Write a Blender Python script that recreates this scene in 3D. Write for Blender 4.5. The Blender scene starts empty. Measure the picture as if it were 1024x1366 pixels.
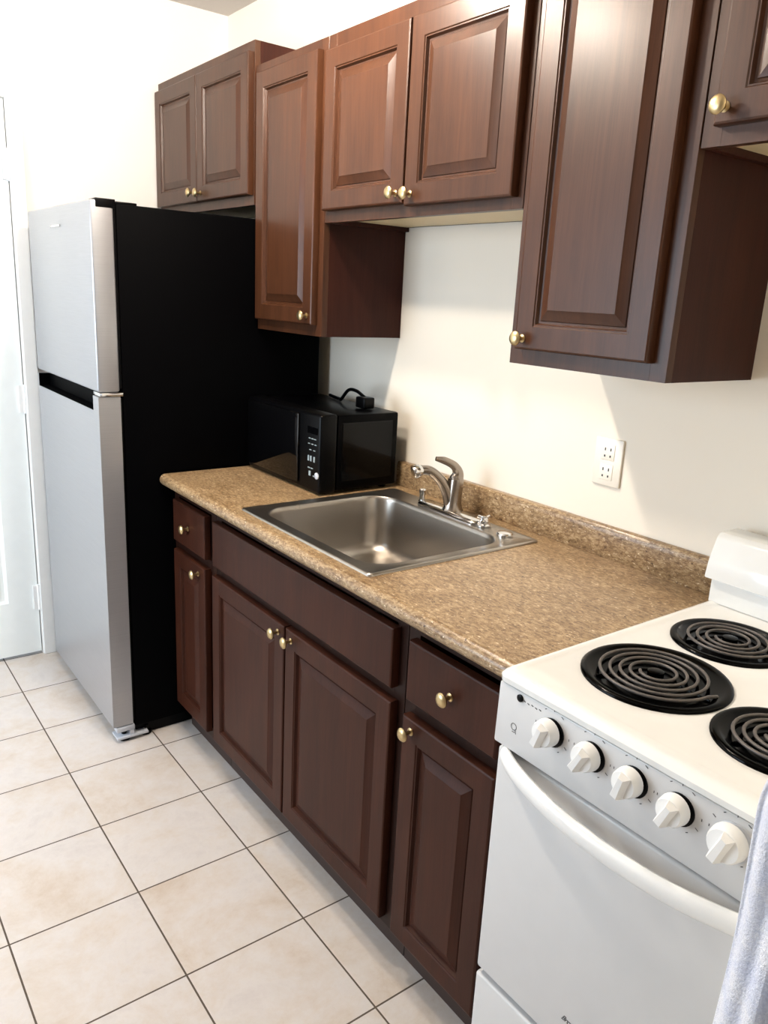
import bpy, bmesh, math, random
from mathutils import Vector, Matrix
random.seed(3)
PI = math.pi
sc = bpy.context.scene
COL = sc.collection

# ---------------------------------------------------------------- camera
cd = bpy.data.cameras.new('camera'); cam = bpy.data.objects.new('camera', cd); COL.objects.link(cam)
cam.location = (-1.5377, -0.8017, 1.4963)
cam.rotation_euler = (1.3014, -0.0502, -0.6377)
cd.sensor_fit = 'HORIZONTAL'; cd.sensor_width = 36; cd.lens = 1047.94 * 36 / 1024; cd.clip_start = 0.02
sc.camera = cam

# ---------------------------------------------------------------- look, world, lights
sc.view_settings.view_transform = 'Standard'; sc.view_settings.look = 'None'
sc.view_settings.gamma = 1; sc.view_settings.use_curve_mapping = False
sc.view_settings.exposure = -0.33
LAMP_MAIN = 470.0      # emission of the glowing globes
LAMP_SIDE = 1150.0
W = bpy.data.worlds.new('sky'); sc.world = W; W.use_nodes = True
W.node_tree.nodes['Background'].inputs[0].default_value = (0.62, 0.80, 1.0, 1)
W.node_tree.nodes['Background'].inputs[1].default_value = 1.5
def area(name, loc, rot, sx, sy, e, col):
    l = bpy.data.lights.new(name, 'AREA'); l.shape = 'RECTANGLE'; l.size = sx; l.size_y = sy; l.energy = e; l.color = col
    o = bpy.data.objects.new(name, l); COL.objects.link(o); o.location = loc; o.rotation_euler = rot; return o
# daylight coming in through the window of the left wall and the window behind the viewer
area('daylight_left', (-3.02, 1.5, 1.35), (0, -PI/2, 0), 1.5, 1.4, 76, (0.74, 0.87, 1.0))
area('daylight_front', (-1.7, -3.12, 1.5), (PI/2, 0, 0), 1.6, 1.4, 2.5, (0.93, 0.96, 1.0))

# ---------------------------------------------------------------- materials
def lin(c):
    return tuple(((v/255)/12.92 if v/255 <= .04045 else ((v/255+.055)/1.055)**2.4) for v in c) + (1,)
class NT:
    def __init__(s, name):
        s.m = bpy.data.materials.new(name); s.m.use_nodes = True; s.t = s.m.node_tree; s.n = s.t.nodes
        s.b = s.n['Principled BSDF']
    def add(s, ty, **kw):
        n = s.n.new(ty)
        for k, v in kw.items(): setattr(n, k, v)
        return n
    def link(s, a, b): s.t.links.new(a, b)
    def coords(s, scale=(1,1,1), loc=(0,0,0), rot=(0,0,0)):
        t = s.add('ShaderNodeTexCoord'); g = s.add('ShaderNodeMapping')
        s.link(t.outputs['Object'], g.inputs[0])
        g.inputs['Scale'].default_value = scale; g.inputs['Location'].default_value = loc; g.inputs['Rotation'].default_value = rot
        return g.outputs[0]
    def noise(s, vec, scale, detail=4, rough=.5, dist=0):
        n = s.add('ShaderNodeTexNoise'); s.link(vec, n.inputs['Vector'])
        n.inputs['Scale'].default_value = scale; n.inputs['Detail'].default_value = detail
        n.inputs['Roughness'].default_value = rough; n.inputs['Distortion'].default_value = dist
        return n.outputs['Fac']
    def ramp(s, fac, stops, interp='LINEAR'):
        r = s.add('ShaderNodeValToRGB'); s.link(fac, r.inputs[0]); r.color_ramp.interpolation = interp
        e = r.color_ramp.elements
        while len(e) < len(stops): e.new(.5)
        for q, (p, c) in zip(e, stops): q.position = p; q.color = c
        return r.outputs[0]
    def mix(s, fac, a, b, mode='MIX'):
        n = s.add('ShaderNodeMix', data_type='RGBA', blend_type=mode)
        for sock, v in ((n.inputs[0], fac), (n.inputs[6], a), (n.inputs[7], b)):
            if hasattr(v, 'links'): s.link(v, sock)
            else: sock.default_value = v
        return n.outputs[2]
    def math(s, op, a, b=None):
        n = s.add('ShaderNodeMath', operation=op)
        for i, v in enumerate((a, b)):
            if v is None: continue
            if hasattr(v, 'links'): s.link(v, n.inputs[i])
            else: n.inputs[i].default_value = v
        return n.outputs[0]
    def bump(s, h, strength, dist=.002):
        n = s.add('ShaderNodeBump'); s.link(h, n.inputs['Height']); n.inputs['Strength'].default_value = strength
        n.inputs['Distance'].default_value = dist; s.link(n.outputs[0], s.b.inputs['Normal'])
    def set(s, **kw):
        for k, v in kw.items():
            k = k.replace('_', ' ')
            if hasattr(v, 'links'): s.link(v, s.b.inputs[k])
            else: s.b.inputs[k].default_value = v
        return s.m
def plain(name, rgb, rough=.5, metal=0, **kw):
    t = NT(name); v = t.coords(); f = t.noise(v, 22, 3)
    c = lin(rgb); d = tuple(x*.975 for x in c[:3]) + (1,)
    return t.set(Base_Color=t.ramp(f, [(.3, d), (.7, c)]), Roughness=rough, Metallic=metal, **kw)

def wood(name, dark, mid, light, rot=(0,0,0), rough=.36, coat=.05, spec=.27):
    t = NT(name)
    v = t.coords((30, 30, 2.4), rot=rot); g = t.noise(v, 1.0, 7, .65, 1.1)
    v2 = t.coords((6, 6, 1.5), rot=rot); g2 = t.noise(v2, 1.3, 3, .5, .3)
    v3 = t.coords((300, 300, 9), rot=rot); g3 = t.noise(v3, 1.0, 3, .6)
    base = t.ramp(g, [(.25, lin(dark)), (.5, lin(mid)), (.8, lin(light))])
    mot = t.ramp(g2, [(.3, (.80,.79,.79,1)), (.7, (1.14,1.12,1.08,1))])
    c = t.mix(1.0, base, mot, 'MULTIPLY')
    fine = t.ramp(g3, [(.35, (.86,.86,.86,1)), (.6, (1,1,1,1))])
    c = t.mix(1.0, c, fine, 'MULTIPLY')
    t.bump(g3, .05, .0006)
    return t.set(Base_Color=c, Roughness=rough, Coat_Weight=coat, Coat_Roughness=.22, Specular_IOR_Level=spec)
WOOD = wood('cherry_wood', (56,31,18), (68,40,24), (79,48,30))
WOODH = wood('cherry_wood_crossgrain', (56,31,18), (68,40,24), (79,48,30), rot=(PI/2, 0, 0))
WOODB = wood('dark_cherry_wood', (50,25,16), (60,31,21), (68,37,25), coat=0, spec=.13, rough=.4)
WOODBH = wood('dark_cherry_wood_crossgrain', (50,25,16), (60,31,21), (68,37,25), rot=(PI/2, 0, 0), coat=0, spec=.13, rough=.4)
FRAMEB = wood('shade_darkened_frame_wood', (32,16,11), (38,20,14), (44,24,17), coat=0, spec=.13, rough=.4)  # base face frames: shade of the gaps between doors put into the wood colour
WOODS = wood('cabinet_side_veneer', (46,21,15), (56,26,19), (64,32,23), rough=.4, coat=0, spec=.15)
TOE = plain('toe_kick_board', (58,42,36), .6)
BEIGE = plain('beige_melamine', (214,196,158), .5)
BRASS = plain('brushed_brass', (196,174,130), .34, 1.0)

def wallmat(name, rgb):
    t = NT(name); v = t.coords(); f = t.noise(v, 3, 3); f2 = t.noise(v, 260, 3)
    c = lin(rgb); d = tuple(x*.97 for x in c[:3]) + (1,)
    t.bump(f2, .06, .001)
    return t.set(Base_Color=t.ramp(f, [(.3, d), (.7, c)]), Roughness=.62)
WALL = wallmat('warm_white_wall_paint', (236,228,214))
WALL2 = wallmat('white_wall_paint', (246,243,238))
CEIL = wallmat('ceiling_paint', (196,188,180))
TRIM = plain('white_trim_paint', (246,248,248), .35)
WALL3 = wallmat('bounce_cutting_wall_tone', (176,164,150))  # tone of the unseen left and front walls, darkened to cut bounced light
DOORM = plain('white_door_paint', (246,252,252), .35)

def tilemat():
    t = NT('cream_ceramic_tile'); T = .3047; gw = .0042
    tc = t.add('ShaderNodeTexCoord'); sp = t.add('ShaderNodeSeparateXYZ'); t.link(tc.outputs['Object'], sp.inputs[0])
    ms = []; ids = []
    for ax, off in ((0, -.6803), (1, 1.1745)):
        q = t.math('DIVIDE', t.math('SUBTRACT', sp.outputs[ax], off - 30*T), T)
        ids.append(t.math('FLOOR', q)); fr = t.math('FRACT', q)
        e = t.math('SUBTRACT', .5, t.math('ABSOLUTE', t.math('SUBTRACT', fr, .5)))
        ms.append(e)
    e = t.math('MINIMUM', ms[0], ms[1])
    grout = t.math('LESS_THAN', e, gw/2/T)
    cb = t.add('ShaderNodeCombineXYZ'); t.link(ids[0], cb.inputs[0]); t.link(ids[1], cb.inputs[1])
    wn = t.add('ShaderNodeTexWhiteNoise'); t.link(cb.outputs[0], wn.inputs['Vector'])
    va = t.add('ShaderNodeVectorMath', operation='SCALE'); t.link(wn.outputs['Color'], va.inputs[0]); va.inputs['Scale'].default_value = 7
    vb = t.add('ShaderNodeVectorMath', operation='ADD'); t.link(tc.outputs['Object'], vb.inputs[0]); t.link(va.outputs[0], vb.inputs[1])
    n1 = t.noise(vb.outputs[0], 5.0, 9, .72, .25); n2 = t.noise(vb.outputs[0], 22, 6, .7, .3)
    c = t.ramp(n1, [(.30, lin((200,184,168))), (.44, lin((210,199,189))), (.56, lin((214,207,202))), (.68, lin((206,198,194)))])
    c2 = t.ramp(n2, [(.3, (.97,.96,.95,1)), (.6, (1.01,1.01,1.01,1))])
    c = t.mix(1.0, c, c2, 'MULTIPLY')
    c = t.mix(grout, c, lin((84,72,60)))
    h = t.math('SMOOTH_MIN', e, .02)
    hh = t.math('MINIMUM', e, .012)
    t.bump(hh, .6, .06)
    return t.set(Base_Color=c, Roughness=t.math('ADD', .22, t.math('MULTIPLY', grout, .6)))
TILE = tilemat()

def granite():
    t = NT('speckled_granite_laminate')
    v = t.coords((1, .45, 1), rot=(0,0,.3)); v1 = t.coords((1, .8, 1))
    a = t.noise(v, 150, 8, .78, .4); b = t.noise(v, 16, 6, .7, .8); c3 = t.noise(v1, 120, 4, .6, .6); c4 = t.noise(v, 230, 2, .5)
    c = t.ramp(a, [(.33, lin((86,64,44))), (.45, lin((130,104,74))), (.53, lin((160,135,102))), (.66, lin((194,173,140)))])
    c = t.mix(1.0, c, t.ramp(b, [(.34, (.74,.69,.63,1)), (.58, (1.06,1.05,1.03,1))]), 'MULTIPLY')
    c = t.mix(t.ramp(c3, [(.30, (1,1,1,1)), (.36, (0,0,0,1))]), c, lin((66,42,28)))
    c = t.mix(t.ramp(c4, [(.66, (0,0,0,1)), (.72, (.8,.8,.8,1))]), c, lin((240,224,194)))
    return t.set(Base_Color=c, Roughness=.3)
GRAN = granite()

def steel(name, rgb, rough, sc3):
    t = NT(name); v = t.coords(sc3); f = t.noise(v, 60, 3)
    return t.set(Base_Color=lin(rgb), Metallic=1.0, Roughness=t.math('ADD', rough, t.math('MULTIPLY', f, .10)))
STEEL = steel('brushed_sink_steel', (172,166,158), .25, (.2, 1.5, .2))
NICKEL = steel('brushed_nickel', (158,148,138), .20, (.1, .1, .1))
CHROME = steel('chrome', (225,225,225), .06, (1, 1, 1))
FRDOOR = NT('satin_silver_steel')
FRDOOR = FRDOOR.set(Base_Color=FRDOOR.ramp(FRDOOR.noise(FRDOOR.coords((1,2,160)), 6, 3), [(.3, lin((168,169,173))), (.7, lin((176,177,181)))]), Metallic=.65, Roughness=.34)
FRBLACK = plain('black_textured_steel', (2,2,3), .6, Specular_IOR_Level=.03)
BLACK = plain('black_plastic', (4,4,5), .3, Specular_IOR_Level=.12)
BLACKG = plain('black_gloss', (6,6,7), .06)
BLACKM = plain('black_painted_metal', (2,2,3), .3, Specular_IOR_Level=.06)
GREYP = plain('light_grey_plastic', (196,200,208), .4)
MARK = plain('white_print', (150,165,170), .5)
INK = plain('black_print', (60,60,62), .6)
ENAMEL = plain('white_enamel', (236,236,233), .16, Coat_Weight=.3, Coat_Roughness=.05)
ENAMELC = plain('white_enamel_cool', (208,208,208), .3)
WPLAST = plain('white_plastic', (238,238,236), .28)
PLATE = plain('white_outlet_plastic', (240,234,222), .35)
COIL = plain('burner_coil_steel', (92,86,82), .5, .2)
PAN = plain('black_porcelain', (2,2,2), .12, Specular_IOR_Level=.07)
def towelmat():
    t = NT('pale_blue_terry_cloth'); v = t.coords(); a = t.noise(v, 330, 4, .7); b = t.noise(v, 28, 5, .6)
    c = t.ramp(b, [(.3, lin((224,230,248))), (.65, lin((248,249,254)))])
    c = t.mix(1.0, c, t.ramp(a, [(.3, (.84,.85,.9,1)), (.6, (1,1,1,1))]), 'MULTIPLY')
    t.bump(a, .9, .004)
    return t.set(Base_Color=c, Roughness=.95)
TOWEL = towelmat()
def emis(name, col, s):
    t = NT(name); return t.set(Base_Color=(1,1,1,1), Emission_Color=col, Emission_Strength=s)
def glassmat():
    t = NT('window_glass'); return t.set(Base_Color=(1,1,1,1), Transmission_Weight=1.0, Roughness=0.0, IOR=1.02)
GLASS = glassmat()

# ---------------------------------------------------------------- helpers
def obj(name, bm, mats, parent=None, smooth=True, ang=35):
    me = bpy.data.meshes.new(name)
    bmesh.ops.recalc_face_normals(bm, faces=bm.faces)
    off = Vector((0,0,0))
    p = parent
    while p is not None: off += p.location; p = p.parent
    bm.transform(Matrix.Translation(-off)); bm.to_mesh(me); bm.free()
    for m in (mats if isinstance(mats, (list, tuple)) else [mats]): me.materials.append(m)
    if smooth:
        for f in me.polygons: f.use_smooth = True
        me.set_sharp_from_angle(angle=math.radians(ang))
    o = bpy.data.objects.new(name, me); COL.objects.link(o)
    if parent: o.parent = parent
    return o
def thing(name, label, cat, loc, group=None):
    o = bpy.data.objects.new(name, None); COL.objects.link(o); o.location = loc; o.empty_display_size = .05
    o['label'] = label; o['category'] = cat
    if group: o['group'] = group
    return o
def struct(name, bm, m, parent=None, smooth=False):
    o = obj(name, bm, m, parent, smooth)
    if not parent: o['kind'] = 'structure'
    return o
def box(bm, x0, x1, y0, y1, z0, z1, bev=0, seg=2, mi=0):
    t = bmesh.new()
    bmesh.ops.create_cube(t, size=1)
    for v in t.verts:
        v.co = Vector((x0 + (v.co.x+.5)*(x1-x0), y0 + (v.co.y+.5)*(y1-y0), z0 + (v.co.z+.5)*(z1-z0)))
    if bev: bmesh.ops.bevel(t, geom=t.edges[:], offset=bev, segments=seg, profile=.5, affect='EDGES')
    join(bm, t, mi)
def join(bm, t, mi=None):
    if mi is not None:
        for f in t.faces: f.material_index = mi
    me = bpy.data.meshes.new('tmp'); t.to_mesh(me); t.free(); bm.from_mesh(me); bpy.data.meshes.remove(me)
def B(*a, **k):
    bm = bmesh.new(); box(bm, *a, **k); return bm
def prism(bm, prof, y0, y1, bev=0, mi=0):
    """profile of (x,z) extruded along y"""
    t = bmesh.new()
    a = [t.verts.new((x, y0, z)) for x, z in prof]; b = [t.verts.new((x, y1, z)) for x, z in prof]
    n = len(prof)
    for i in range(n): t.faces.new((a[i], a[(i+1) % n], b[(i+1) % n], b[i]))
    t.faces.new(a[::-1]); t.faces.new(b)
    bmesh.ops.recalc_face_normals(t, faces=t.faces)
    if bev: bmesh.ops.bevel(t, geom=t.edges[:], offset=bev, segments=2, profile=.5, affect='EDGES')
    join(bm, t, mi)
def lathe(bm, o, axis, prof, seg=24, mi=0):
    """prof: (radius, height) along axis"""
    t = bmesh.new(); ax = Vector(axis).normalized(); q = Vector((0,0,1)).rotation_difference(ax); rings = []
    for r, h in prof:
        if r < 1e-6: rings.append([t.verts.new(Vector(o) + ax*h)])
        else: rings.append([t.verts.new(Vector(o) + q @ Vector((r*math.cos(2*PI*k/seg), r*math.sin(2*PI*k/seg), h))) for k in range(seg)])
    for a, b in zip(rings, rings[1:]):
        for k in range(seg):
            k2 = (k+1) % seg
            if len(a) == 1 and len(b) == 1: continue
            if len(a) == 1: t.faces.new((a[0], b[k2], b[k]))
            elif len(b) == 1: t.faces.new((a[k], a[k2], b[0]))
            else: t.faces.new((a[k], a[k2], b[k2], b[k]))
    if len(rings[0]) > 1: t.faces.new(rings[0][::-1])
    if len(rings[-1]) > 1: t.faces.new(rings[-1])
    join(bm, t, mi)
def catmull(pts, n=8):
    P = [Vector(p) for p in pts]; P = [P[0]*2-P[1]] + P + [P[-1]*2-P[-2]]; out = []
    for i in range(1, len(P)-2):
        for k in range(n):
            t = k/n; a, b, c, d = P[i-1:i+3]
            out.append(.5*((2*b) + (c-a)*t + (2*a-5*b+4*c-d)*t*t + (3*b-a-3*c+d)*t*t*t))
    out.append(P[-2]); return out
def tube(bm, path, rad, seg=12, up=(0,0,1), mi=0):
    """rad: float, or list of (ru, rv); ru across, rv along 'up'"""
    t = bmesh.new(); P = [Vector(p) for p in path]; n = len(P); rings = []
    for i, p in enumerate(P):
        d = (P[min(i+1, n-1)] - P[max(i-1, 0)]).normalized()
        u = Vector(up); s = d.cross(u)
        if s.length < 1e-4: s = d.cross(Vector((1,0,0)))
        s.normalize(); w = s.cross(d).normalized()
        if isinstance(rad, (int, float)): ru = rv = rad
        else:
            f = i/(n-1)*(len(rad)-1); j = min(int(f), len(rad)-2); f -= j
            ru = rad[j][0]*(1-f) + rad[j+1][0]*f; rv = rad[j][1]*(1-f) + rad[j+1][1]*f
        rings.append([t.verts.new(p + s*ru*math.cos(2*PI*k/seg) + w*rv*math.sin(2*PI*k/seg)) for k in range(seg)])
    for a, b in zip(rings, rings[1:]):
        for k in range(seg): t.faces.new((a[k], a[(k+1) % seg], b[(k+1) % seg], b[k]))
    t.faces.new(rings[0][::-1]); t.faces.new(rings[-1])
    join(bm, t, mi)
def rrect(x0, x1, y0, y1, r, z, n=8):
    out = []
    for cx, cy, a0 in ((x1-r, y1-r, 0), (x0+r, y1-r, PI/2), (x0+r, y0+r, PI), (x1-r, y0+r, 1.5*PI)):
        for k in range(n+1):
            a = a0 + PI/2*k/n; out.append(Vector((cx + r*math.cos(a), cy + r*math.sin(a), z)))
    return out
def loops(bm, L, cap0=False, cap1=False, mi=0):
    t = bmesh.new(); R = [[t.verts.new(p) for p in l] for l in L]; n = len(R[0])
    for a, b in zip(R, R[1:]):
        for k in range(n): t.faces.new((a[k], a[(k+1) % n], b[(k+1) % n], b[k]))
    if cap0: t.faces.new(R[0][::-1])
    if cap1: t.faces.new(R[-1])
    join(bm, t, mi)

# ---------------------------------------------------------------- the room
XL, YF, YB, H = -3.0, -3.1, 2.385, 2.515
struct('floor', B(XL-.1, .1, YF-.1, YB+.1, -.1, 0), TILE)
struct('ceiling', B(XL-.1, .1, YF-.1, YB+.1, H, H+.1), CEIL)
struct('wall_right', B(0, .1, YF-.1, YB+.1, 0, H), WALL)
wb = bmesh.new()                                    # far wall with its door opening
DX0, DX1, DZ = -1.615, -.838, 2.085
box(wb, DX1, 0, YB, YB+.1, 0, H); box(wb, XL-.1, DX0, YB, YB+.1, 0, H); box(wb, DX0, DX1, YB, YB+.1, DZ, H)
struct('wall_back', wb, WALL2)
def wall_with_hole(name, horizontal, pos, a0, a1, h0, h1, z0, z1, m):
    b = bmesh.new()
    def bb(p0, p1, q0, q1):
        if horizontal: box(b, p0, p1, pos-.1, pos, q0, q1)
        else: box(b, pos-.1, pos, p0, p1, q0, q1)
    bb(a0, h0, 0, H); bb(h1, a1, 0, H); bb(h0, h1, 0, z0); bb(h0, h1, z1, H)
    return struct(name, b, m)
wall_with_hole('wall_left', False, XL, YF-.1, YB+.1, .8, 2.2, .6, 2.1, WALL3)
wall_with_hole('wall_front', True, YF, XL, 0, -2.5, -.9, .8, 2.2, WALL3)
struct('wall_partition', B(-.85, 0, -.66, -.54, 0, H), WALL)

def window(n, horizontal, pos, a0, a1, z0, z1):
    f = bmesh.new()
    def bb(bm, p0, p1, q0, q1, d0, d1):
        if horizontal: box(bm, p0, p1, pos-d1, pos-d0, q0, q1)
        else: box(bm, pos-d1, pos-d0, p0, p1, q0, q1)
    w = .05; am = (a0+a1)/2
    e = .001
    bb(f, a0+e, a0+w, z0+e, z1-e, .02, .07); bb(f, a1-w, a1-e, z0+e, z1-e, .02, .07); bb(f, a0+w, a1-w, z0+e, z0+w, .02, .07)
    bb(f, a0+w, a1-w, z1-w, z1-e, .02, .07); bb(f, am-.02, am+.02, z0+w, z1-w, .02, .07)
    return struct('window_%d' % n, f, TRIM)
window(1, False, XL, .8, 2.2, .6, 2.1)
window(2, True, YF, -2.5, -.9, .8, 2.2)

# door in the far wall
def rings_panel(bm, a0, a1, z0, z1, front, sign, prof, axis, mi=0):
    """nested rectangles; prof (inset, depth). axis 'x': panel faces -x ; 'y': faces -y"""
    L = []
    for ins, dep in prof:
        c = [(a0+ins, z0+ins), (a1-ins, z0+ins), (a1-ins, z1-ins), (a0+ins, z1-ins)]
        L.append([Vector((front+dep, a, z)) if axis == 'x' else Vector((a, front+dep, z)) for a, z in c])
    loops(bm, L, cap1=True, mi=mi)
d = bmesh.new(); FY = YB+.004
dx0, dx1 = DX0+.004, DX1-.004
cols = [(dx0, dx0+.11), (dx0+.11, (dx0+dx1)/2-.05), ((dx0+dx1)/2-.05, (dx0+dx1)/2+.05), ((dx0+dx1)/2+.05, dx1-.11), (dx1-.11, dx1)]
rows = [(.012, .24), (.24, .80), (.80, .98), (.98, 1.68), (1.68, 1.78), (1.78, 1.98), (1.98, DZ-.004)]
for i, (a, b) in enumerate(cols):
    for j, (z0, z1) in enumerate(rows):
        if i in (1, 3) and j in (1, 3, 5):
            rings_panel(d, a, b, z0, z1, FY, -1, [(0,0), (.012,.007), (.022,.007), (.045,.001)], 'y')
        else:
            rings_panel(d, a, b, z0, z1, FY, -1, [(0,0)], 'y')
box(d, dx0, dx1, FY+.008, FY+.04, .012, DZ-.004)
door = struct('door_1', d, DOORM)
k = bmesh.new(); lathe(k, (dx0+.07, FY, .96), (0,-1,0), [(.03,0), (.03,.006), (.012,.01), (.012,.03), (.026,.04), (.028,.055), (.018,.066), (0,.068)])
obj('door_knob', k, NICKEL, door)
for z in (.25, 1.05, 1.87):
    h = bmesh.new(); lathe(h, (DX1-.002, YB-.003, z-.055), (0,0,1), [(.0,0), (.006,.001), (.006,.109), (0,.11)], 10)
    box(h, DX1-.022, DX1-.003, YB-.004, YB+.003, z-.05, z+.05)
    obj('hinge', h, GREYP if z > 1.5 else TRIM, door)
c = bmesh.new(); cw = .05
box(c, DX1+.002, DX1+cw, YB-.014, YB+.0, 0.0, DZ+.002, .003); box(c, DX0-cw, DX0-.002, YB-.014, YB, 0.0, DZ+.002, .003)
box(c, DX0-cw, DX1+cw, YB-.014, YB, DZ+.002, DZ+.065, .003)
struct('trim_1', c, TRIM)

# ---------------------------------------------------------------- ceiling lamp (above the frame)
lt = thing('ceiling_lamp', 'ceiling lamp with two glowing globes above the kitchen aisle', 'lamp', (-.92, .92, H))
b = bmesh.new(); box(b, -1.16, -.64, .87, .97, H-.03, H-.001, .008)
for x in (-1.085, -.705): lathe(b, (x, .92, H-.03), (0,0,-1), [(.02,0), (.02,.10), (.035,.12), (.035,.15)])
obj('canopy', b, NICKEL, lt)
for x, s, r in ((-1.085, LAMP_MAIN, .055), (-.705, LAMP_SIDE, .035)):
    g = bmesh.new(); bmesh.ops.create_uvsphere(g, u_segments=24, v_segments=16, radius=r)
    bmesh.ops.translate(g, vec=(x, .92, 2.285), verts=g.verts)
    obj('globe', g, emis('glowing_globe_%d' % int(s), (1.0, .89, .76, 1), s), lt)

# ---------------------------------------------------------------- cabinets
DOORPROF = None
def cab_door(parent, y0, y1, z0, z1, xf, wm, wh, th=.02, fw=.047, flat=False, name='door'):
    bm = bmesh.new()
    b = .0045
    if flat: fw = min(y1-y0, z1-z0)/2 - .001
    # back and edges
    loops(bm, [[Vector((xf+dx, y, z)) for y, z in ((y0+i, z0+i), (y1-i, z0+i), (y1-i, z1-i), (y0+i, z1-i))]
               for dx, i in ((th, 0), (b, 0), (b*.35, b*.3), (0, b))], cap0=True)
    def quad(a0, a1, c0, c1, mi):
        vs = [bm.verts.new((xf, a, c)) for a, c in ((a0,c0), (a1,c0), (a1,c1), (a0,c1))]
        f = bm.faces.new(vs); f.material_index = mi
    if flat:
        quad(y0+b, y1-b, z0+b, z1-b, 1)
    else:
        quad(y0+b, y0+fw, z0+b, z1-b, 0); quad(y1-fw, y1-b, z0+b, z1-b, 0)
        quad(y0+fw, y1-fw, z0+b, z0+fw, 1); quad(y0+fw, y1-fw, z1-fw, z1-b, 1)
        rings_panel(bm, y0+fw, y1-fw, z0+fw, z1-fw, xf, -1,
            [(0,0), (.002,.0022), (.0045,.0022), (.008,.0095), (.012,.0105), (.0135,.0085), (.033,.002), (.0345,.0008), (.037,.0008)], 'x')
    return obj(name, bm, [wm, wh], parent, ang=25)
def knob(parent, y, z, xf):
    bm = bmesh.new()
    lathe(bm, (xf+.001, y, z), (-1,0,0), [(.0,0), (.0085,.0005), (.0085,.002), (.0045,.004), (.0038,.009), (.0048,.014), (.011,.018), (.0145,.021), (.0148,.0235), (.012,.0268), (.006,.0285), (0,.029)], 20)
    return obj('knob', bm, BRASS, parent)
def frame(parent, y0, y1, z0, z1, xf, wm, wh, bars, w=.035):
    """face frame: stiles, rails and extra rails in bars"""
    bm = bmesh.new(); t = .019
    box(bm, xf, xf+t, y0, y0+w, z0, z1, .0004, 1); box(bm, xf, xf+t, y1-w, y1, z0, z1, .0004, 1)
    for a, b in bars: box(bm, xf, xf+t, y0+w, y1-w, a, b, 0, mi=1)
    return obj('face_frame', bm, [wm, wh], parent)

def wall_cab(label, y0, y1, z0, z1, doors, knobs, under=False):
    r = thing('wall_cabinet', label, 'cabinet', (-.15, (y0+y1)/2, z0), None)
    bm = bmesh.new(); e = .0006; y0 += e; y1 -= e
    xb = -.271
    zf = z0 + .012
    box(bm, xb, -.001, y0, y0+.014, z0, z1); box(bm, xb, -.001, y1-.014, y1, z0, z1)     # sides
    box(bm, xb, -.001, y0+.014, y1-.014, z1-.014, z1); box(bm, -.012, -.001, y0+.014, y1-.014, zf, z1-.014)
    obj('cabinet_body', bm, WOODS, r)
    obj('bottom_panel', B(xb, -.001, y0+.0145, y1-.0145, zf, zf+.012), BEIGE, r)
    frame(r, y0, y1, z0, z1, -.29, WOOD, WOODH, [(z0, z0+.035), (z1-.035, z1)])
    for i, (a, b, c, d) in enumerate(doors):
        dr = cab_door(r, a, b, c, d, -.311, WOOD, WOODH, th=.0205)
        if i < len(knobs): knob(dr, knobs[i][0], knobs[i][1], -.311)
    return r
wall_cab('short double door wall cabinet above the black and silver refrigerator', 1.598, 2.383, 1.752, 2.222,
    [(1.996, 2.371, 1.782, 2.19), (1.606, 1.992, 1.782, 2.19)], [(2.022, 1.812), (1.962, 1.808)])
wall_cab('narrow tall single door wall cabinet between the refrigerator and the sink cabinet', 1.178, 1.590, 1.370, 2.148,
    [(1.204, 1.553, 1.402, 2.120)], [(1.230, 1.427)])
wall_cab('wide double door wall cabinet directly above the sink', .418, 1.177, 1.682, 2.148,
    [(.802, 1.164, 1.712, 2.108), (.436, .796, 1.705, 2.108)], [(.829, 1.735), (.772, 1.730)])
wall_cab('tall single door wall cabinet with a bright lamp highlight right of the sink cabinet', .029, .417, 1.370, 2.148,
    [(.060, .388, 1.402, 2.120)], [(.366, 1.424)])
wall_cab('short wall cabinet above the white stove, cut off by the top right corner', -.515, .027, 1.755, 2.148,
    [(-.25, -.002, 1.783, 2.120), (-.50, -.254, 1.783, 2.120)], [(-.020, 1.808)])

def base_cab(label, y0, y1, fronts):
    r = thing('base_cabinet', label, 'cabinet', (-.3, (y0+y1)/2, 0))
    bm = bmesh.new(); e = .0006; y0 += e; y1 -= e; zt = .874
    box(bm, -.571, -.002, y0, y0+.016, .1, zt); box(bm, -.571, -.002, y1-.016, y1, .1, zt)
    box(bm, -.571, -.002, y0+.016, y1-.016, .1, .116); box(bm, -.012, -.002, y0+.016, y1-.016, .116, zt)
    obj('cabinet_body', bm, WOODS, r)
    obj('toe_kick', B(-.545, -.53, y0, y1, 0, .1), TOE, r)
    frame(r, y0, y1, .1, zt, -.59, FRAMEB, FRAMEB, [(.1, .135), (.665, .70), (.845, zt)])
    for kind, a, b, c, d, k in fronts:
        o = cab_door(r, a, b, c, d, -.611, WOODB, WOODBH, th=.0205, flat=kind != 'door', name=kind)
        if k: knob(o, k[0], k[1], -.611)
    return r
base_cab('narrow base cabinet with one drawer beside the refrigerator', 1.245, 1.557,
    [('drawer', 1.286, 1.525, .704, .840, (1.408, .770)), ('door', 1.286, 1.525, .124, .674, (1.335, .646))])
base_cab('wide double door base cabinet under the sink with a blank false drawer panel', .335, 1.244,
    [('false_drawer_front', .361, 1.232, .704, .840, None), ('door', .806, 1.236, .124, .674, (.838, .647)), ('door', .357, .800, .124, .674, (.772, .647))])
base_cab('narrow base cabinet with one drawer beside the white stove', .022, .334,
    [('drawer', .050, .310, .704, .836, (.178, .770)), ('door', .046, .315, .124, .668, (.286, .641))])

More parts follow.
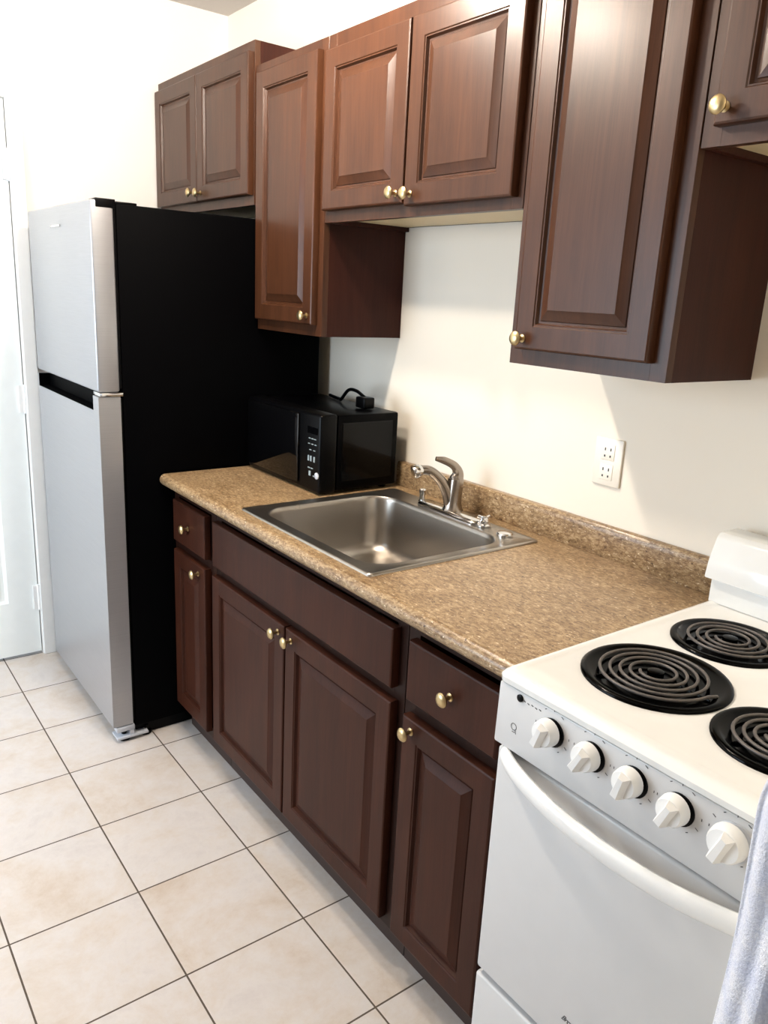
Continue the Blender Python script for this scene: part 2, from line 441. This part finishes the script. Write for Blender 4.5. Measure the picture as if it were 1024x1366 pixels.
# ---------------------------------------------------------------- countertop
ct = thing('countertop', 'speckled tan granite-look laminate countertop with backsplash around the sink', 'countertop', (-.3, .78, .876))
def arc(cx, cz, r, a0, a1, n=5, rz=None):
    return [(cx + r*math.cos(a0+(a1-a0)*k/n), cz + (rz or r)*math.sin(a0+(a1-a0)*k/n)) for k in range(n+1)]
nose = arc(-.6195, .896, .019, 1.5*PI, PI, 5) + arc(-.6205, .896, .018, PI, PI/2, 6, .0185)[1:]
CY0, CY1 = .001, 1.5585
SY0, SY1 = .485, 1.055
full = nose + [(-.001, .9145), (-.001, .877)]
front = nose + [(-.585, .9145), (-.585, .877)]
back = [(-.085, .877), (-.085, .9145), (-.001, .9145), (-.001, .877)]
b = bmesh.new()
prism(b, full, CY0, SY0); prism(b, front, SY0, SY1); prism(b, back, SY0, SY1); prism(b, full, SY1, CY1)
obj('worktop', b, GRAN, ct)
b = bmesh.new(); t = bmesh.new()
prof = [(-.001, .9145), (-.022, .9145), (-.0215, .975), (-.0205, .984), (-.0165, .990), (-.001, .991)]
prism(b, prof, CY0, 1.131, .0012)
obj('backsplash', b, GRAN, ct)

# ---------------------------------------------------------------- sink
sk = thing('sink', 'stainless steel single bowl drop-in sink set in the countertop', 'sink', (-.33, .77, .745))
b = bmesh.new(); N = 8
X0, X1, Y0, Y1 = -.600, -.070, .468, 1.072
x0, x1, y0, y1 = -.560, -.148, .512, 1.032
L = [rrect(X0, X1, Y0, Y1, .012, .9150), rrect(X0+.001, X1-.001, Y0+.001, Y1-.001, .012, .9185), rrect(X0+.004, X1-.004, Y0+.004, Y1-.004, .012, .9205),
     rrect(X0+.008, X1-.008, Y0+.008, Y1-.008, .014, .9205), rrect(X0+.012, X1-.012, Y0+.012, Y1-.012, .014, .9185),
     rrect(x0-.008, x1+.008, y0-.008, y1+.008, .078, .9185), rrect(x0-.004, x1+.004, y0-.004, y1+.004, .074, .9178), rrect(x0-.001, x1+.001, y0-.001, y1+.001, .071, .9150)]
for k in range(0, 7):
    a = k/6*PI/2; R = .045
    ins = .010 + R*(1-math.cos(a)) if k else .001
    L.append(rrect(x0+ins, x1-ins, y0+ins, y1-ins, max(.07-ins*.35, .03), (.79 - R*math.sin(a)) if k else .905))
    if k == 0: L.append(rrect(x0+.010, x1-.010, y0+.010, y1-.010, .068, .79+.03)); 
# slope the floor of the bowl to the drain
last = L[-1]; cx, cy = (x0+x1)/2 - .0, (y0+y1)/2
for f in (.35, .7, 1.0):
    ring = []
    for p in last:
        a = math.atan2(p.y-cy, p.x-cx); q = Vector((cx+.047*math.cos(a), cy+.047*math.sin(a), .738))
        ring.append(p.lerp(q, f))
    L.append(ring)
loops(b, L)
obj('basin', b, STEEL, sk, ang=50)
b = bmesh.new(); lathe(b, (cx, cy, .7365), (0,0,1), [(.0475,.0015), (.046,.004), (.040,.0035), (.036,-.004), (.02,-.006), (0,-.006)], 28)
obj('drain', b, CHROME, sk)
b = bmesh.new(); lathe(b, (-.158, .520, .9185), (0,0,1), [(.020,0), (.020,.003), (.018,.007), (.012,.009), (0,.010)])
b2 = bmesh.new(); lathe(b2, (-.105, .560, .9185), (0,0,1), [(.020,0), (.020,.003), (.018,.007), (.012,.009), (0,.010)])
join(b2, b)
b2.free()
b = bmesh.new(); lathe(b, (-.118, .545, .9188), (0,0,1), [(.0215,0), (.0215,.004), (.019,.0075), (.012,.0095), (0,.0105)])
obj('hole_cover', b, CHROME, sk)

# ---------------------------------------------------------------- faucet
fc = thing('faucet', 'brushed nickel single lever kitchen faucet on the back ledge of the sink', 'faucet', (-.108, .765, .919))
b = bmesh.new()
L = []
for ins, z in ((0, .919), (0, .925), (.004, .930), (.010, .932)):
    L.append(rrect(-.136+ins, -.082-ins, .64+ins, .895-ins, .026-ins, z))
loops(b, L, cap0=True, cap1=True)
obj('deck_plate', b, CHROME, fc)
b = bmesh.new()
base = Vector((-.104, .765, .931))
prof = [(.030,.030), (.027,.026), (.0235,.0235), (.022,.023), (.0215,.0235), (.0215,.024), (.020,.022), (.013,.014)]
tube(b, [base, base+Vector((0,0,.006)), base+Vector((0,0,.02)), base+Vector((.001,0,.04)), base+Vector((.003,0,.06)), base+Vector((.004,0,.078)), base+Vector((.004,0,.09)), base+Vector((.002,0,.096))], prof, 20, up=(0,1,0))
obj('body', b, NICKEL, fc)
b = bmesh.new()
sp = catmull([(-.112,.768,.945), (-.124,.773,.985), (-.145,.780,1.018), (-.174,.789,1.042), (-.202,.797,1.046)], 8)
tube(b, sp, [(.017,.017), (.016,.015), (.0145,.0125), (.013,.0115), (.013,.012)], 18, up=(0,1,0))
obj('spout', b, NICKEL, fc)
b = bmesh.new(); lathe(b, (-.199,.796,1.046), (-.92,.30,-.30), [(.012,-.002), (.0165,.004), (.0175,.022), (.015,.026), (0,.025)], 20)
obj('spray_head', b, CHROME, fc)
b = bmesh.new()
hd = catmull([(-.098,.765,1.015), (-.095,.765,1.035), (-.108,.767,1.055), (-.136,.774,1.070), (-.164,.781,1.077)], 8)
tube(b, hd, [(.021,.019), (.019,.014), (.014,.007), (.011,.005), (.010,.0045), (.006,.003)], 16, up=(0,1,0))
obj('lever', b, NICKEL, fc)
b = bmesh.new(); lathe(b, (-.109,.892,.919), (0,0,1), [(.012,0), (.012,.008), (.0085,.010), (.0085,.030), (.010,.031), (.010,.040), (.008,.042), (0,.042)], 16)
obj('post', b, CHROME, fc)
b = bmesh.new(); lathe(b, (-.109,.632,.9195), (0,0,1), [(.019,0), (.019,.004), (.012,.007), (.012,.014), (.007,.018), (.007,.026), (0,.027)], 16)
for a in (0, 2.1, 4.2):
    p = Vector((-.109,.632,.940)); q = p + Vector((math.cos(a)*.018, math.sin(a)*.018, .003))
    tube(b, [p, q], .0045, 8)
obj('valve_cap', b, CHROME, fc)

# ---------------------------------------------------------------- microwave
mw = thing('microwave', 'small black microwave on the counter between the refrigerator and the sink', 'microwave', (-.19, 1.33, .9155))
MY0, MY1, MZ0, MZ1 = 1.100, 1.545, .925, 1.152
b = bmesh.new(); box(b, -.272, -.050, MY0, MY1, MZ0, MZ1, .006)
# pressed panel in the near side
obj('casing', b, BLACKM, mw)
b = bmesh.new()
for q in (0,):
    loops(b, [[Vector((x, MY0+dy, z)) for x, z in rr] for rr, dy in (
        ([(-.258, .952), (-.070, .952), (-.070, 1.128), (-.258, 1.128)], -.0002),
        ([(-.255, .955), (-.073, .955), (-.073, 1.125), (-.255, 1.125)], -.0028),
        ([(-.251, .959), (-.077, .959), (-.077, 1.121), (-.251, 1.121)], -.0028))], cap1=True)
obj('side_panel', b, plain('black_satin_panel', (3,3,4), .1, Specular_IOR_Level=.17), mw)
b = bmesh.new(); box(b, -.333, -.273, MY0-.002, MY1+.002, MZ0-.006, MZ1+.003, .009, 3)
obj('control_panel', b, BLACK, mw)
b = bmesh.new(); box(b, -.340, -.3335, 1.215, 1.54, .935, 1.145, .003); obj('door', b, BLACKG, mw)
b = bmesh.new(); box(b, -.3345, -.3325, 1.112, 1.168, 1.095, 1.115, 0); obj('display', b, BLACKG, mw)
b = bmesh.new()
for z, ys in ((1.080, (1.125,1.14,1.155)), (1.064, (1.122,1.140,1.158)), (1.046, (1.128,1.150))):
    for y in ys: box(b, -.3348, -.3328, y-.005, y+.005, z-.0012, z+.0012)
for y in (1.128, 1.146, 1.160): box(b, -.3348, -.3328, y-.0035, y+.0035, 1.012, 1.028)
for y in (1.140, 1.156): box(b, -.3348, -.3328, y-.006, y+.006, .990, .993)
box(b, -.3348, -.3328, 1.146, 1.156, .968, .982)
box(b, -.3348, -.3328, 1.126, 1.132, .968, .972)
obj('button_markings', b, MARK, mw)
b = bmesh.new(); lathe(b, (-.3325, 1.112, .974), (-1,0,0), [(.010,0), (.010,.003), (.008,.004), (0,.004)], 18); obj('open_button', b, GREYP, mw)
b = bmesh.new()
for x in (-.30, -.08):
    for y in (1.13, 1.51):
        b = bmesh.new(); lathe(b, (x, y, .9148), (0,0,1), [(.012,0), (.014,.008), (.014,.0105)], 12); obj('foot', b, BLACK, mw)
pl = thing('power_plug', 'black power plug with a looped cord lying on top of the microwave', 'plug', (-.115, 1.22, 1.1545))
b = bmesh.new(); box(b, -.135, -.095, 1.165, 1.215, 1.1545, 1.189, .005, 3); obj('plug_body', b, BLACK, pl)
b = bmesh.new(); tube(b, catmull([(-.112,1.200,1.187), (-.108,1.25,1.200), (-.104,1.30,1.196), (-.100,1.345,1.1615), (-.09,1.37,1.1585), (-.08,1.42,1.1585), (-.07,1.46,1.1585)], 7), .0055, 10); obj('cord', b, BLACK, pl)

# ---------------------------------------------------------------- refrigerator
fr = thing('refrigerator', 'tall two door refrigerator with silver doors and black sides', 'refrigerator', (-.4, 1.91, 0))
FY0, FY1 = 1.566, 2.262
b = bmesh.new(); box(b, -.742, -.050, FY0+.002, FY1, .045, 1.708, .004); obj('body', b, FRBLACK, fr)
b = bmesh.new(); box(b, -.735, -.07, FY0+.02, FY1-.02, .0, .045); obj('base', b, BLACK, fr)
def fridge_door(z0, z1, pocket):
    bm = bmesh.new(); r = .010
    if not pocket: box(bm, -.816, -.750, FY0, FY1, z0, z1, .007, 3)
    else:
        box(bm, -.816, -.750, FY0, FY1, z0, z1-.045, .0)
        box(bm, -.816, -.750, FY0, 1.618, z1-.045, z1)
        box(bm, -.816, -.750, FY1-.012, FY1, z1-.045, z1)
        box(bm, -.775, -.750, 1.618, FY1-.012, z1-.045, z1)
    return obj('door', bm, FRDOOR, fr)
up = fridge_door(1.176, 1.714, False)
low = fridge_door(.060, 1.162, True)
b = bmesh.new(); box(b, -.8155, -.7755, 1.6185, FY1-.0125, 1.1172, 1.1185); box(b, -.779, -.7755, 1.6185, FY1-.0125, 1.1187, 1.1615); box(b, -.8155, -.7755, FY1-.0140, FY1-.0122, 1.1187, 1.1615); box(b, -.8155, -.7755, 1.6182, 1.6195, 1.1187, 1.1615)
obj('handle_recess', b, FRBLACK, low)
b = bmesh.new(); box(b, -.8195, -.8165, 1.865, 1.975, 1.650, 1.657, .001); obj('badge', b, CHROME, up)
b = bmesh.new(); box(b, -.749, -.743, FY0+.006, FY1-.006, .07, 1.155); box(b, -.749, -.743, FY0+.006, FY1-.006, 1.185, 1.70); obj('door_gasket', b, BLACK, fr)
b = bmesh.new(); box(b, -.812, -.742, FY0-.004, FY0+.06, 1.1635, 1.1745, .002); obj('middle_hinge', b, CHROME, fr)
b = bmesh.new(); box(b, -.800, -.744, FY0-.0015, FY0+.06, 1.694, 1.7185, .002); box(b, -.742, -.68, FY0+.004, FY0+.06, 1.707, 1.7145, .002); obj('top_hinge_cover', b, BLACK, fr)
b = bmesh.new(); box(b, -.806, -.745, FY0-.003, FY0+.05, .038, .056, .003); box(b, -.806, -.700, FY0-.006, FY0+.05, .012, .020, .001); box(b, -.762, -.748, FY0-.001, FY0+.04, .020, .038); obj('bottom_hinge', b, GREYP, fr)
for x in (-.775, -.70):
    b = bmesh.new(); lathe(b, (x, FY0+.022, 0), (0,0,1), [(.020,0), (.020,.008), (.009,.012), (.009,.03)], 16); obj('levelling_foot', b, BLACK, fr)

# ---------------------------------------------------------------- outlet
ot = thing('wall_outlet', 'white electrical outlet plate on the wall above the backsplash', 'outlet', (-.001, .343, 1.141))
b = bmesh.new(); box(b, -.007, -.0005, .303, .383, 1.084, 1.198, .003); obj('cover_plate', b, PLATE, ot)
b = bmesh.new()
b.free()
for zc in (1.117, 1.165):
    b = bmesh.new(); box(b, -.0085, -.006, .324, .362, zc-.019, zc+.019, .0012); rc = obj('receptacle', b, PLATE, ot)
    for y in (.335, .351):
        for h0, h1, w in ((.003, .010, .0014), (-.012, -.007, .0018)):
            b = bmesh.new(); box(b, -.0092, -.008, y-w, y+w, zc+h0, zc+h1); obj('slot', b, INK, rc)

# ---------------------------------------------------------------- stove
st = thing('electric_stove', 'white electric coil stove at the right end of the counter', 'stove', (-.35, -.265, 0))
SYa, SYb = -.520, -.012
b = bmesh.new(); box(b, -.628, -.025, SYa+.004, SYb-.004, .03, .906); obj('body', b, ENAMEL, st)
b = bmesh.new(); box(b, -.60, -.05, SYa+.02, SYb-.02, 0, .03); obj('base', b, BLACK, st)
b = bmesh.new()
L = []
tx0, tx1 = -.688, -.020
for ins, z, r in ((.007, .9122, .012), (.001, .9145, .016), (0, .924, .018), (.003, .929, .018), (.009, .9335, .018), (.015, .9345, .018), (.022, .9325, .018), (.030, .9305, .018)):
    L.append(rrect(tx0+ins*1.5, tx1-ins*.3, SYa-.002+ins, SYb+.004-ins, r, z, 6))
loops(b, L, cap0=True, cap1=True); obj('cooktop', b, ENAMEL, st, ang=40)
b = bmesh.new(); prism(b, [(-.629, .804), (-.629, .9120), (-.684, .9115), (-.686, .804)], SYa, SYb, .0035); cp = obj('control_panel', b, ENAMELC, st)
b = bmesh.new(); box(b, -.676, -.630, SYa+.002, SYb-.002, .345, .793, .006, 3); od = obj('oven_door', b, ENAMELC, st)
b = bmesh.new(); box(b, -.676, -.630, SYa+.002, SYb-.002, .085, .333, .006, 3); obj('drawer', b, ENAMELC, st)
b = bmesh.new()
hp = catmull([(-.670,-.030,.786), (-.688,-.045,.790), (-.704,-.09,.785), (-.716,-.17,.777), (-.720,-.265,.774), (-.716,-.36,.777), (-.704,-.44,.785), (-.688,-.488,.790), (-.670,-.502,.786)], 6)
tube(b, hp, [(.009,.014), (.009,.016), (.0095,.016), (.0095,.016), (.0095,.016), (.009,.016), (.009,.014)], 16)
obj('oven_handle', b, WPLAST, od)
# back guard
b = bmesh.new()
prism(b, [(-.098, .931), (-.098, .980), (-.090, .985), (-.02, .985), (-.02, .931)], SYa, SYb, .003)
prism(b, [(-.118, .984), (-.112, 1.02), (-.094, 1.066), (-.084, 1.074), (-.020, 1.074), (-.020, .984)], SYa-.003, SYb+.006, .004)
obj('backguard', b, ENAMEL, st)
# burners
def burner(cx, cy, R, turns):
    z = .9305
    p = bmesh.new(); lathe(p, (cx, cy, z), (0,0,1), [(R,0), (R,.003), (R-.003,.0055), (R-.008,.006), (R-.013,.0045), (R-.022,.0018), (.03,.0012), (.0,.0012)], 56)
    pan = obj('drip_pan', p, PAN, st, ang=60)
    c = bmesh.new(); pts = []
    r0, r1 = .024, R-.024; n = int(turns*40)
    for k in range(n+1):
        a = 2*PI*turns*k/n; r = r0 + (r1-r0)*k/n
        pts.append((cx + r*math.cos(a+2.2), cy + r*math.sin(a+2.2), z+.0085))
    a = 2*PI*turns+2.2
    for q in (1, 2, 3): pts.append((cx+(r1+.001*q)*math.cos(a+.08*q), cy+(r1+.001*q)*math.sin(a+.08*q), z+.0085-.002*q))
    tube(c, pts, [(.0027,.0026), (.0027,.0026)], 8)
    obj('heating_coil', c, COIL, pan, ang=60)
    m = bmesh.new(); lathe(m, (cx, cy, z), (0,0,1), [(.013,.002), (.013,.0105), (.010,.0115), (0,.0115)], 20)
    for k in range(3):
        a = k*2*PI/3 + .5
        tube(m, [(cx+.012*math.cos(a), cy+.012*math.sin(a), z+.0035), (cx+(R-.02)*math.cos(a), cy+(R-.02)*math.sin(a), z+.0035)], [(.0012,.0018),(.0012,.0018)], 6)
    obj('coil_support', m, PAN, pan)
burner(-.488, -.161, .117, 4.4)
burner(-.2535, -.151, .101, 3.4)
burner(-.506, -.379, .096, 3.4)
burner(-.245, -.388, .117, 4.4)
# knobs of the control panel; the panel leans a little
nrm = Vector((-.1055, 0, -.008)).normalized(); nrm = Vector((-1, 0, .0186)).normalized()
for i, y in enumerate((-.127, -.202, -.273, -.343, -.418)):
    o = Vector((-.6845, y, .8795))
    R = .0215 if i < 4 else .0245
    b = bmesh.new()
    lathe(b, o, nrm, [(R*.80,.006), (R*.98,.008), (R,.011), (R*.93,.022), (R*.84,.0255), (R*.3,.0265), (0,.0265)], 28)
    # grip ridge
    t = bmesh.new(); w = .0075
    vs = []
    for sgn, hz, hh in ((1,-1,0), (1,1,0)): pass
    gx0, gx1 = .025, .037
    base_ = [(-w*1.25, -R*.90), (w*1.25, -R*.90), (w*1.25, R*.80), (-w*1.25, R*.80)]
    top_ = [(-w*.8, -R*.86), (w*.8, -R*.86), (w*.62, R*.70), (-w*.62, R*.70)]
    rot = (.0, .12, -.1, .05, 0)[i] + .35
    def tr(a, bb, h):
        ca, sa = math.cos(rot), math.sin(rot); y2 = a*ca - bb*sa; z2 = a*sa + bb*ca
        return o + nrm*h + Vector((0, y2, z2))
    Lp = [[tr(a, bb, gx0-.003) for a, bb in base_], [tr(a, bb, gx1-.002) for a, bb in top_], [tr(a*.8, bb*.95, gx1) for a, bb in top_]]
    loops(b, Lp, cap0=True, cap1=True)
    kb = obj('control_knob', b, WPLAST, st, ang=28)
    b = bmesh.new(); lathe(b, o - nrm*.001 - Vector((0,.0008,.003)), nrm, [(R*1.04,0), (R*1.04,.003), (R*.96,.004), (0,.004)], 28)
    obj('bezel', b, BLACK if i < 4 else GREYP, kb)
# markings on the panel
b = bmesh.new()
def pp(y, z):          # point on the leaning panel face
    return Vector((-.684 - .002*(.9115-z)/.1075 - .0004, y, z))
def dash(y, z, a, l, w=.0009):
    p = pp(y, z); c, s = math.cos(a), math.sin(a); vs = []
    for u, v in ((-l,-w), (l,-w), (l,w), (-l,w)):
        vs.append(b.verts.new(pp(y + u*c - v*s, z + u*s + v*c)))
    b.faces.new(vs)
for i, y in enumerate((-.127, -.202, -.273, -.343, -.418)):
    for k in range(11):
        a = math.radians(-60 + k*30); r = .0325
        if k % 4 == 3 and i < 4: continue
        dash(y + r*math.cos(a), .8795 + r*math.sin(a), a if k % 2 else a+PI/2, .0018 if k % 3 else .0026, .0006)
for k in range(5): dash(-.068 - k*.008, .900 - (k % 2)*.001, .3, .0022, .0009)
for k in range(14):
    a = k*2*PI/14; dash(-.052 + .0055*math.cos(a), .848 + .0055*math.sin(a), a+PI/2, .0014, .0006)
dash(-.052, .839, 0, .003, .0006); dash(-.0565, .840, 1.2, .003, .0006)
obj('dial_markings', b, INK, cp, smooth=False)
b = bmesh.new(); lathe(b, pp(-.059, .9015), nrm, [(.0,0), (.0062,.0002), (.0062,.002), (.004,.003), (0,.003)], 18); obj('indicator_light', b, BLACK, cp)
# maker's script on the oven door
tc_ = bpy.data.curves.new('script', 'FONT'); tc_.body = 'Brown'; tc_.size = .0135; tc_.shear = .5; tc_.space_character = .82
to = bpy.data.objects.new('tmp', tc_); COL.objects.link(to)
dg = bpy.context.evaluated_depsgraph_get(); me = bpy.data.meshes.new_from_object(to.evaluated_get(dg)); bpy.data.objects.remove(to)
b = bmesh.new(); b.from_mesh(me)
ex = bmesh.ops.extrude_face_region(b, geom=b.faces[:]); bmesh.ops.translate(b, vec=(0,0,.0006), verts=[v for v in ex['geom'] if isinstance(v, bmesh.types.BMVert)])
b.transform(Matrix(((0,0,-1,-.6760), (-1,0,0,-.205), (0,1,0,.402), (0,0,0,1))))
obj('door_logo', b, INK, od, smooth=False)

# ---------------------------------------------------------------- towel on a hook at the end of the partition
hk = thing('wall_hook', 'white hook on the end of the partition holding the towel', 'hook', (-.85, -.6, 1.30))
b = bmesh.new(); box(b, -.858, -.8502, -.615, -.585, 1.25, 1.33, .003); tube(b, catmull([(-.855,-.6,1.28), (-.885,-.6,1.262), (-.905,-.6,1.275), (-.907,-.6,1.30)], 6), .005, 10, up=(0,1,0)); obj('hook_body', b, CHROME, hk)
b = bmesh.new(); NU, NV = 40, 60; V = []
for j in range(NV+1):
    row = []; f = j/NV; z = 1.29 - f*.88
    spread = min(1, .2 + f*3.5); 
    for i in range(NU+1):
        u = i/NU
        yc = -.6 + (u-.5)*-.0; y = -.6 + (.5-u)*(.150+.005*f)*spread
        fold = .010*math.sin(u*15+1.0) + .006*math.sin(u*31+f*3) + .003*math.sin(f*19+u*5)
        row.append(b.verts.new((-.888 - .010*spread + fold*spread, y, z)))
    V.append(row)
for j in range(NV):
    for i in range(NU): b.faces.new((V[j][i], V[j][i+1], V[j+1][i+1], V[j+1][i]))
tw = obj('hand_towel', b, TOWEL)
tw['label'] = 'pale blue and white terry towel hanging in front of the stove at the right edge'; tw['category'] = 'towel'
md = tw.modifiers.new('thick', 'SOLIDIFY'); md.thickness = .006; md.offset = 0
md = tw.modifiers.new('sub', 'SUBSURF'); md.levels = 1; md.render_levels = 1
